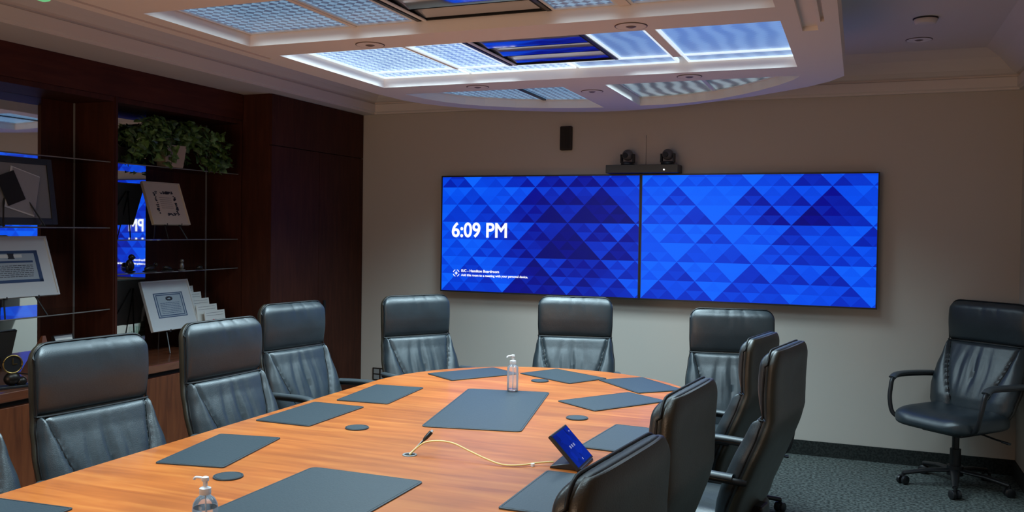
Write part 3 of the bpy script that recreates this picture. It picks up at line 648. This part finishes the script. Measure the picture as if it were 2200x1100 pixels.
# ivy in a planter on the top shelf
t = empty('potted_ivy', (-4.36, -1.98, 1.9855), 0, 'trailing green ivy in a beige planter on the top shelf', 'plant')
bm = bmesh.new(); rings(bm, [[(.085 * cos(a) * s, .085 * sin(a) * s * 1.3, z) for a in [pi / 2 * i + .55 for i in range(4)]] for s, z in ((.9, .0005), (1.15, .15))]); link('planter', bm, M_pot, t, bevel=.004)
bm = bmesh.new(); cyl(bm, (0, 0, .13), .07, .018, 12); link('soil', bm, M_brown, t)
bm = bmesh.new(); bs_ = bmesh.new(); ri = random.Random(5)
def leaf(bm, p, s, n, d):
    n = n.normalized(); d = (d - n * d.dot(n)).normalized(); e = n.cross(d)
    out = [(0, .0), (.42, -.18), (.60, .12), (.42, .38), (.34, .62), (0, 1.05), (-.34, .62), (-.42, .38), (-.60, .12), (-.42, -.18)]
    c = bm.verts.new(p + d * s * .35 + n * s * .10)
    V = [bm.verts.new(p + e * s * x + d * s * y - n * s * .12 * abs(x)) for x, y in out]
    for i in range(len(V)): bm.faces.new((c, V[i], V[(i + 1) % len(V)]))
for kx in range(46):
    a = ri.uniform(0, 2 * pi); L = ri.uniform(.16, .62); left = ri.random() < .56
    yd = (-1 if left else 1) * ri.uniform(.10, .52 if left else .50); xd = ri.uniform(-.12, .17)
    end = Vector((max(-.20, min(.19, xd)), max(-.50, min(.50, yd)), ri.uniform(.0, .26) if abs(yd) < .33 else ri.uniform(-.02, .20)))
    mid = Vector((end.x * .5, end.y * .45, ri.uniform(.20, .31)))
    P = smooth_path([(0, 0, .14), mid, end], 7); tube(bs_, P, .0022, 4)
    for i in range(2, len(P)):
        for _ in range(2):
            n = Vector((ri.uniform(-.2, 1.), ri.uniform(-.6, .6), ri.uniform(-.1, 1.)))
            q = P[i] + Vector((ri.uniform(-.02, .02), ri.uniform(-.03, .03), ri.uniform(-.02, .025))); q.x = max(-.2, q.x); q.z = min(q.z, .355)
            leaf(bm, q, ri.uniform(.036, .062), n, Vector((ri.uniform(-.3, .5), ri.uniform(-1, 1), ri.uniform(-1, .2))))
link('foliage', bm, M_leaf, t); link('stem', bs_, M_stem, t)

# ---------------------------------------------------------------- conference table
TZ = .74
def end_pts(n=40):
    out = []
    for i in range(n + 1):
        a = pi * i / n; c, s = cos(a), sin(a); e = 2 / 2.1
        out.append((-1.61 + .905 * math.copysign(abs(c) ** e, c), -2.45 + .955 * abs(s) ** e))
    return out
tab = end_pts(); tab = tab + [(x, -9.1 - y) for x, y in tab[::-1]]
tt = empty('conference_table', (-1.61, -4.55, 0), 0, 'long rounded orange cherry wood conference table', 'table')
bm = bmesh.new(); prism(bm, [(x + 1.61, y + 4.55) for x, y in tab], TZ - .045, TZ); link('table_top', bm, M_cherry, tt, bevel=.008, bseg=3)
for y in (-1.7, 1.7): boxes('pedestal', [(-.35, .35, y - .35, y + .35, 0.0, TZ - .046)], M_credz, tt, bevel=.01)
def rounded(pts, r, n=4):
    out = []; m = len(pts)
    for i in range(m):
        p, a, b = Vector(pts[i]), Vector(pts[i - 1]), Vector(pts[(i + 1) % m]); u = (a - p).normalized() * r; v = (b - p).normalized() * r
        for k_ in range(n + 1):
            s = k_ / n; q = p + u * (1 - s) ** 2 + v * s ** 2; out.append((q.x, q.y))
    return out
def pad(cx, cy, w, l, rot, lab, grp='black leather desk pads on the table', r=.012, z=TZ, th=.005):
    t = empty('desk_pad', (cx, cy, z + .0005), rot, lab, 'desk pad', grp)
    P = rounded([(-w / 2, -l / 2), (w / 2, -l / 2), (w / 2, l / 2), (-w / 2, l / 2)], r)
    bm = bmesh.new(); prism(bm, P, 0, th); link('pad', bm, M_pad, t, bevel=.0012)
    Q = rounded([(-w / 2 + .008, -l / 2 + .008), (w / 2 - .008, -l / 2 + .008), (w / 2 - .008, l / 2 - .008), (-w / 2 + .008, l / 2 - .008)], r * .8)
    bm = bmesh.new(); tube(bm, [(x, y, th) for x, y in Q], .0008, 4, closed=True); link('stitching', bm, M_pipe, t)
R_ = radians
pad(-2.247, -4.045, .268, .47, R_(10.5), 'desk pad in front of the nearest full left chair')
pad(-2.317, -3.330, .280, .465, R_(0), 'desk pad in front of the second left chair')
pad(-2.272, -2.762, .278, .475, R_(5), 'desk pad in front of the third left chair')
pad(-2.104, -1.962, .280, .47, R_(-34), 'desk pad in front of the back left corner chair')
pad(-1.602, -1.80, .30, .43, R_(61), 'desk pad at the head of the table behind the sanitizer bottle')
pad(-1.118, -1.898, .29, .44, R_(44), 'desk pad at the back right curve, overlapping another pad')
pad(-1.135, -2.433, .29, .48, R_(-34), 'desk pad turned askew right of the centre mat', z=TZ)
pad(-.870, -3.20, .26, .47, R_(-4), 'desk pad behind the tablet by the right chairs')
pad(-.885, -4.045, .26, .47, R_(0), 'desk pad at the bottom edge next to the tablet')
pad(-2.31, -5.05, .30, .47, R_(4), 'desk pad cut off at the bottom left corner')
G2 = 'large rectangular leather mats down the table centre'
pad(-1.622, -2.850, .44, .95, R_(11.3), 'large dark leather mat at table centre, under the clear bottle', G2, .03, th=.004)
pad(-1.572, -4.58, .445, .94, R_(0), 'large dark leather mat at the bottom, beside the near sanitizer', G2, .03, th=.004)
for x, y, l in [(-1.987, -4.332, 'round leather coaster beside the near sanitizer bottle'), (-1.98, -3.496, 'round leather coaster left of the cable hole'), (-1.668, -2.017, 'round leather coaster behind the clear bottle on the far mat'), (-1.181, -2.896, 'round leather coaster just behind the tablet')]:
    t = empty('coaster', (x, y, TZ + .0005), 0, l, 'coaster', 'round dark leather coasters on the table')
    bm = bmesh.new(); lathe(bm, [(.049, 0), (.051, .002), (.050, .005)], n=36); link('disc', bm, M_pad, t, smooth=40)
    bm = bmesh.new(); tube(bm, [(.045 * cos(a), .045 * sin(a), .005) for a in [2 * pi * i / 32 for i in range(32)]], .0008, 4, closed=True); link('stitching', bm, M_pipe, t)
t = empty('cable_grommet', (-1.564, -3.809, TZ), 0, 'black round cable hole in the table top', 'grommet')
bm = bmesh.new(); tube(bm, [(.024 * cos(a), .024 * sin(a), .0015) for a in [2 * pi * i / 32 for i in range(32)]], .004, 8, closed=True, ry=.003); link('rim', bm, M_grey, t, smooth=60)
bm = bmesh.new(); cyl(bm, (0, 0, .0003), .022, .001, 28); link('hole', bm, M_blackm, t)
# yellow cable and black plug
bm = bmesh.new()
P = smooth_path([(-1.562, -3.812, TZ + .002), (-1.545, -3.80, .763), (-1.512, -3.785, .788), (-1.46, -3.77, .796), (-1.40, -3.77, .793), (-1.33, -3.785, .776), (-1.25, -3.80, .756), (-1.18, -3.81, .7455), (-1.12, -3.785, .7455), (-1.075, -3.745, .749), (-1.02, -3.72, .753)], 6)
tube(bm, P, .0034, 8); t = link('network_cable', bm, M_yellow, smooth=60); tag(t, 'yellow network cable looping from the table hole to the tablet', 'cable')
bm = bmesh.new(); cyl(bm, (-1.085, -3.765, TZ + .0005), .007, .010, 12); link('white_tie', bm, M_white, t, smooth=40)
t = empty('plug_cable', (-1.564, -3.805, TZ), 0, 'black plug cable standing up out of the table hole', 'cable')
d = Vector((.06, .07, .085))
def along(a): return (d.x * a, d.y * a, d.z * a)
bm = bmesh.new(); tube(bm, [(0, 0, .002), along(.25), along(.62)], .0032, 8); link('cord', bm, M_black, t, smooth=60)
bm = bmesh.new(); tube(bm, [(-.004, -.001, .004), (d.x * .25 - .004, d.y * .25, d.z * .25), (d.x * .6 - .004, d.y * .6, d.z * .6)], .0016, 6); link('white_wire', bm, M_white, t)
bm = bmesh.new(); tube(bm, [along(.58), along(.66), along(.80), along(.93)], [.004, .0075, .0085, .0085], 10); link('plug_body', bm, M_black, t, smooth=40)
bm = bmesh.new(); tube(bm, [along(.93), along(1.0)], .006, 4); link('connector', bm, M_alu, t)
# table tablet
t = empty('touch_tablet', (-.920, -3.675, TZ), radians(2), 'small touch tablet with dark blue screen on the table', 'tablet')
bm = bmesh.new(); rings(bm, [[(-.105, y, .0005), (.016, y, .0005), (.016, y, .008), (-.020, y, .026), (-.100, y, .010)] for y in (-.085, .085)]); link('base', bm, M_black, t, bevel=.003)
def tab_part(nm, L_, mat, **kw):
    bm = bmesh.new()
    for q in L_: box(bm, *q)
    bmesh.ops.rotate(bm, verts=bm.verts, cent=(0, 0, 0), matrix=Matrix.Rotation(-radians(44), 3, 'Y')); bmesh.ops.translate(bm, verts=bm.verts, vec=(.012, 0, .010))
    return link(nm, bm, mat, t, **kw)
tab_part('screen_body', [(-.014, 0, -.102, .102, 0, .158)], M_black, bevel=.003)
m, nt, p = nodes('tablet_pixels'); tc = N(nt, 'ShaderNodeTexCoord'); vo = N(nt, 'ShaderNodeTexVoronoi', Scale=22.); vo.distance = 'MANHATTAN'; cr = N(nt, 'ShaderNodeValToRGB')
cr.color_ramp.elements[0].color = (.000, .004, .09, 1); cr.color_ramp.elements[1].color = (0, .016, .30, 1)
nt.links.new(tc.outputs['Object'], vo.inputs['Vector']); nt.links.new(vo.outputs['Color'], cr.inputs['Fac']); nt.links.new(cr.outputs['Color'], p.inputs['Emission Color'])
p.inputs['Emission Strength'].default_value = .9; p.inputs['Base Color'].default_value = (.004, .004, .01, 1); p.inputs['Roughness'].default_value = .15
tab_part('screen', [(0, .0008, -.095, .095, .008, .150)], m)
tab_part('icon', [(.001, .0014, -.03, -.018, .075, .087), (.001, .0014, -.006, .006, .075, .087), (.001, .0014, .018, .030, .075, .087), (.001, .0014, .07, .082, .128, .133), (.001, .0014, -.004, .004, .018, .026)], emit('tablet_icon', (.45, .5, .9), .5))
# sanitizer bottles
def bottle(x, y, z, rz, sc, prof, lab, pump):
    t = empty('sanitizer_bottle', (x, y, z), rz, lab, 'bottle', 'clear pump bottles of hand sanitizer')
    bm = bmesh.new(); lathe(bm, [(r * sc, h * sc) for r, h in prof], n=36); link('bottle', bm, M_clear, t, smooth=40)
    top = prof[-1][1] * sc; fill = [(r * sc - .0022, h * sc + .002) for r, h in prof if h < prof[-3][1] * .82]
    bm = bmesh.new(); lathe(bm, fill, n=36); link('gel', bm, M_gel, t, smooth=40)
    bm = bmesh.new(); lathe(bm, [(.0155 * sc, top - .014 * sc), (.0165 * sc, top - .012 * sc), (.0165 * sc, top + .004 * sc), (.011 * sc, top + .007 * sc), (.0065 * sc, top + .009 * sc), (.0065 * sc, top + .024 * sc)], n=28); link('collar', bm, M_white, t, smooth=40)
    bm = bmesh.new(); a = top + .024 * sc
    lathe(bm, [(.010 * sc, a), (.011 * sc, a + .003 * sc), (.010 * sc, a + .011 * sc), (.006 * sc, a + .013 * sc)], n=20)
    tube(bm, smooth_path([(0, 0, a + .007 * sc), (-.02 * sc, 0, a + .008 * sc), (-.036 * sc, 0, a + .006 * sc), (-.040 * sc, 0, a)], 3), .0045 * sc, 8, ry=.0036 * sc); link('pump_head', bm, M_white, t, smooth=40)
    bm = bmesh.new(); tube(bm, [(0, 0, .012), (.003, 0, top * .5), (0, 0, top)], .002, 6); link('dip_tube', bm, M_white, t)
bottle(-1.688, -2.40, TZ + .0052, radians(60), 1.0, [(.024, .0), (.029, .003), (.030, .010), (.030, .118), (.029, .126), (.022, .134), (.014, .139), (.0135, .156)], 'slim clear sanitizer bottle on the centre mat', True)
bottle(-1.668, -4.83, TZ + .0002, radians(0), .96, [(.030, .0), (.035, .003), (.036, .012), (.036, .080), (.034, .094), (.026, .108), (.016, .116), (.0145, .134)], 'round clear sanitizer bottle cut off by the bottom of the photo', True)

# ---------------------------------------------------------------- chairs
def halfw(z):      # half width of the back at height z
    K = [(.44, .235), (.52, .262), (.62, .275), (.72, .272), (.82, .258), (.89, .246), (.98, .250), (1.08, .250), (1.15, .244)]
    for (a, b), (c, d_) in zip(K, K[1:]):
        if z <= c:
            s = (z - a) / (c - a); s = s * s * (3 - 2 * s); return b + (d_ - b) * s
    return K[-1][1]
def yc(z):         # centre line of the back in depth (front is -y)
    K = [(.44, .135), (.55, .165), (.70, .225), (.82, .272), (.89, .292), (1.0, .292), (1.15, .300)]
    for (a, b), (c, d_) in zip(K, K[1:]):
        if z <= c: return b + (d_ - b) * (z - a) / (c - a)
    return K[-1][1]
def corner(z, w, zt=1.152, r=.062):
    d = z - (zt - r)
    return w if d <= 0 else w - r + math.sqrt(max(0, r * r - min(d, r) ** 2))
NF, NB = 56, 18
def section(z, w, y_front, y_back, fy=lambda u, z: 0, p=4.2):
    """closed ring; front half dense"""
    mid = (y_front + y_back) / 2; h = (y_back - y_front) / 2; out = []
    for i in range(NF + 1):
        s = -pi / 2 + pi * i / NF; u = sin(s); q = max(0, 1 - abs(u) ** p) ** (1 / p)
        out.append((w * u, mid - h * q - fy(u, z) * min(1, q * 1.6), z))
    for i in range(1, NB):
        s = pi / 2 - pi * i / NB; u = sin(s); q = max(0, 1 - abs(u) ** p) ** (1 / p)
        out.append((w * u, mid + h * q, z))
    return out
def seam_u(z):   # bolster seam as a share of the half width
    s = max(0, min(1, (.885 - z) / .36)); return .92 - .50 * s ** .85
def back_front(u, z):
    su = seam_u(z); a = abs(u); d_ = 0
    d_ -= .014 * math.exp(-((a - su) / .030) ** 2)
    if a > su: d_ += .016 * sin(pi * min(1, (a - su) / (1 - su)))
    else:
        s = max(0, min(1, (.885 - z) / .33)); f = math.exp(-((s - .52) / .34) ** 2)
        d_ += .010 * (1 - (a / su) ** 2)
        t_ = u * (1.0 - .35 * s)
        g = math.exp(-((u + .06) / .42) ** 2); d_ -= f * g * .019 * (max(0, cos(u * 21 + 1.5 * s + .5 * sin(7 * s + 3 * u))) ** 3) * (1 - (a / su) ** 4)
        d_ -= f * g * .007 * (max(0, cos(u * 33 - 2.4 * s + 1)) ** 4)
    return d_
def build_chair():
    t = empty('office_chair', (0, 0, 0))
    # headrest cushion
    bm = bmesh.new(); R = []
    for i in range(27):
        s = i / 26; z = .892 + .259 * (1 - (1 - s) ** 1.5)
        e = 1 - max(0, ((z - .892) / .259 - .80) / .20) ** 2.6 * .62; eb = 1 - max(0, (.06 - s) / .06) ** 2 * .25
        k_ = e * eb; w = corner(z, halfw(z) - .004, 1.156); c = yc(z)
        q_ = (z - .892) / .259; R.append(section(z, w, c - (.038 + .022 * sin(pi * min(1, q_ / 1.22))) * k_, c + .012, lambda u, z: -.006 * max(0, cos(u * 17 + 2 + 5 * z)) ** 3 * max(0, (z - .892) / .259 - .55) * 2.0 * math.exp(-((u - .1) / .5) ** 2), 4.5))
    z = 1.155; R.append(section(z, .18, yc(z) - .010, yc(z) + .008))
    rings(bm, R); link('headrest', bm, M_leather, t, smooth=60)
    # lower back cushion
    bm = bmesh.new(); R = []; n = 44
    for i in range(n + 1):
        s = i / n; z = .455 + .432 * s; c = yc(z)
        eb = 1 - max(0, (s - .965) / .035) ** 2 * .25 - max(0, (.1 - s) / .1) ** 2 * .3
        bulge = .018 * sin(pi * s)
        R.append(section(z, halfw(z) - .003, c - (.060 + bulge) * eb, c + .018, back_front))
    rings(bm, R); link('backrest', bm, M_leather, t, smooth=60)
    # shell at the rear
    bm = bmesh.new(); R = []
    for i in range(40):
        s = 1 - (1 - i / 39) ** 1.5; z = .45 + .702 * s; c = yc(z); e = 1 - max(0, (s - .93) / .07) ** 2 * .6 - max(0, (.08 - s) / .08) ** 2 * .5
        R.append(section(z, corner(z, halfw(z), 1.156), c - .030 * e, c + .012 + .022 * e, lambda u, z: 0, 3.3))
    rings(bm, R); link('back_shell', bm, M_leatherd, t, smooth=60)
    # piping: outline, cross seam, bolster seams
    bm = bmesh.new(); P = []
    for i in range(30): z = .46 + .635 * i / 29; P.append((-halfw(z) + .004, yc(z) - .026, z))
    for a in range(10, 91, 16): P.append((-halfw(1.12) + .062 - .062 * cos(radians(a)), yc(1.15) - .018, 1.092 + .062 * sin(radians(a))))
    Q = [(-x, y, z) for x, y, z in P][::-1]; tube(bm, P + Q, .0042, 6); link('piping', bm, M_pipe, t, smooth=60)
    bm = bmesh.new(); z = .889; tube(bm, [(halfw(z) * sin(a), yc(z) - .022 - .030 * max(0, cos(a)) ** .45, z) for a in [-pi / 2 + pi * i / 24 for i in range(25)]], .0045, 6); link('seam', bm, M_pipe, t)
    for sg in (-1, 1):
        bm = bmesh.new(); P = []
        for i in range(16):
            z = .875 - .36 * i / 15; u = seam_u(z); s = (z - .455) / .432; c = yc(z); yf = c - .060 - .018 * sin(pi * s); yb = c + .018
            q = (1 - u ** 4.2) ** (1 / 4.2); P.append((sg * u * halfw(z), (yf + yb) / 2 - (yb - yf) / 2 * q + .0065, z))
        tube(bm, P, .0036, 6); link('seam', bm, M_pipe, t)
    # seat
    bm = bmesh.new(); R = []; n = 26
    for i in range(n + 1):
        s = i / n; y = -.30 + .50 * s; w = .225 + .035 * sin(pi * min(1, s * .62 + .12)); e = max(0, 1 - abs(2 * s - 1) ** 5) ** .5
        zt = .445 + .045 * e - .02 * max(0, (.3 - s) / .3) ** 2; zb = .405 - .03 * e
        ring = []
        for j in range(40):
            a = 2 * pi * j / 40; ca, sa = cos(a), sin(a); px = w * math.copysign(abs(ca) ** .45, ca) * (.55 + .45 * e); pz = math.copysign(abs(sa) ** .6, sa)
            ring.append((px, y, (zt + zb) / 2 + (zt - zb) / 2 * pz + (.012 * math.exp(-((abs(px) - .18) / .06) ** 2) if sa > 0 else 0)))
        R.append(ring)
    rings(bm, R); link('seat', bm, M_leather, t, smooth=60)
    bm = bmesh.new(); box(bm, -.13, .13, -.14, .12, .345, .385); box(bm, -.05, .05, .10, .22, .36, .50); link('seat_mechanism', bm, M_black, t, bevel=.01)
    bm = bmesh.new(); tube(bm, [(-.10, -.02, .36), (-.20, -.03, .355), (-.27, -.03, .352)], .006, 8); tube(bm, [(-.265, -.03, .352), (-.31, -.03, .350)], .011, 8, ry=.006); link('lever', bm, M_black, t, smooth=50)
    bm = bmesh.new(); tube(bm, [(.10, .04, .36), (.22, .03, .345), (.27, .03, .34)], .006, 8); tube(bm, [(.265, .03, .34), (.31, .03, .335)], .012, 8, ry=.008); link('lever', bm, M_black, t, smooth=50)
    # arms: flat loop from the back forward and down to the seat
    for sg in (-1, 1):
        P = smooth_path([(sg * .268, .215, .648), (sg * .292, .16, .655), (sg * .300, .06, .660), (sg * .300, -.06, .664), (sg * .300, -.145, .662), (sg * .300, -.185, .640), (sg * .298, -.200, .595), (sg * .292, -.215, .52), (sg * .27, -.215, .435), (sg * .22, -.19, .40)], 5)
        bm = bmesh.new(); R = []
        tube(bm, P, .013, 12, ry=.013, up=Vector((1, 0, 0)))
        link('armrest_frame', bm, M_black, t, smooth=60)
        bm = bmesh.new(); tube(bm, smooth_path([(sg * .288, .17, .668), (sg * .300, .06, .674), (sg * .300, -.07, .678), (sg * .300, -.15, .673), (sg * .300, -.185, .652)], 4), .026, 12, ry=.0125); link('arm_pad', bm, M_arm, t, smooth=60)
    bm = bmesh.new(); cyl(bm, (0, 0, .10), .030, .14, 20); cyl(bm, (0, 0, .24), .020, .11, 20); link('gas_lift', bm, M_black, t, smooth=40)
    bm = bmesh.new(); cyl(bm, (0, 0, .075), .045, .06, 24)
    for i in range(5):
        a = 2 * pi * i / 5 + .3; d0 = Vector((cos(a), sin(a), 0)); tube(bm, [d0 * .03 + Vector((0, 0, .105)), d0 * .16 + Vector((0, 0, .096)), d0 * .29 + Vector((0, 0, .070))], [.026, .022, .015], 10, ry=.013)
    link('star_base', bm, M_black, t, smooth=50)
    for i in range(5):
        a = 2 * pi * i / 5 + .3; bm = bmesh.new(); c = Vector((cos(a) * .29, sin(a) * .29, .0285)); ax = Vector((sin(a + .6), -cos(a + .6), 0))
        for s in (-1, 1): tube(bm, [c + ax * s * .008, c + ax * s * .012, c + ax * s * .024, c + ax * s * .027], [.026, .028, .028, .024], 16)
        tube(bm, [c + Vector((0, 0, .02)), c + Vector((0, 0, .045))], .009, 8)
        link('caster', bm, M_black, t, smooth=50)
    return t
proto = build_chair()
def copy_tree(o, parent=None):
    c = o.copy(); COL.objects.link(c); c.parent = parent
    for ch in [x for x in o.children]: copy_tree(ch, c)
    return c
CH = [  # x, y of the chair centre (the headrest stands .3 behind), facing angle, scale, label
    (-2.49, -4.205, 83, 1.0, 'black leather chair on the left, nearest one shown whole'),
    (-2.51, -3.39, 86, 1.0, 'second black leather chair on the left side of the table'),
    (-2.80, -2.44, 80, 1.0, 'third black leather chair on the left, pushed back from the table'),
    (-2.495, -4.89, 83, 1.0, 'black leather chair mostly cut off at the lower left edge'),
    (-2.49, -1.66, 56, 1.0, 'black leather chair at the back left corner below the left display'),
    (-1.70, -1.33, 12, 1.0, 'black leather chair at the head of the table below the middle of the displays'),
    (-.64, -1.60, 12, .99, 'black leather chair facing the camera at the back right'),
    (-.725, -5.03, -97, 1.0, 'black leather chair seen from behind, nearest at the bottom right'),
    (-.745, -4.13, -96, .99, 'black leather chair seen from behind, second from the camera on the right'),
    (-.545, -3.03, -100, 1.0, 'tallest looking black leather chair from behind, turned beside the back right wall'),
    (-.70, -2.30, -100, .96, 'black leather chair half hidden behind the tall one on the right'),
    (.60, -.46, -40, 1.015, 'black leather swivel chair standing alone in the right corner by the wall')]
for i, (x, y, a, sc, lab) in enumerate(CH):
    o = proto if i == 0 else copy_tree(proto)
    o.location = (x, y, 0); o.rotation_euler = (0, 0, radians(a)); o.scale = (sc if i < 11 else 1.08, sc if i < 11 else 1.08, sc)
    tag(o, lab, 'chair', 'black leather conference chairs')
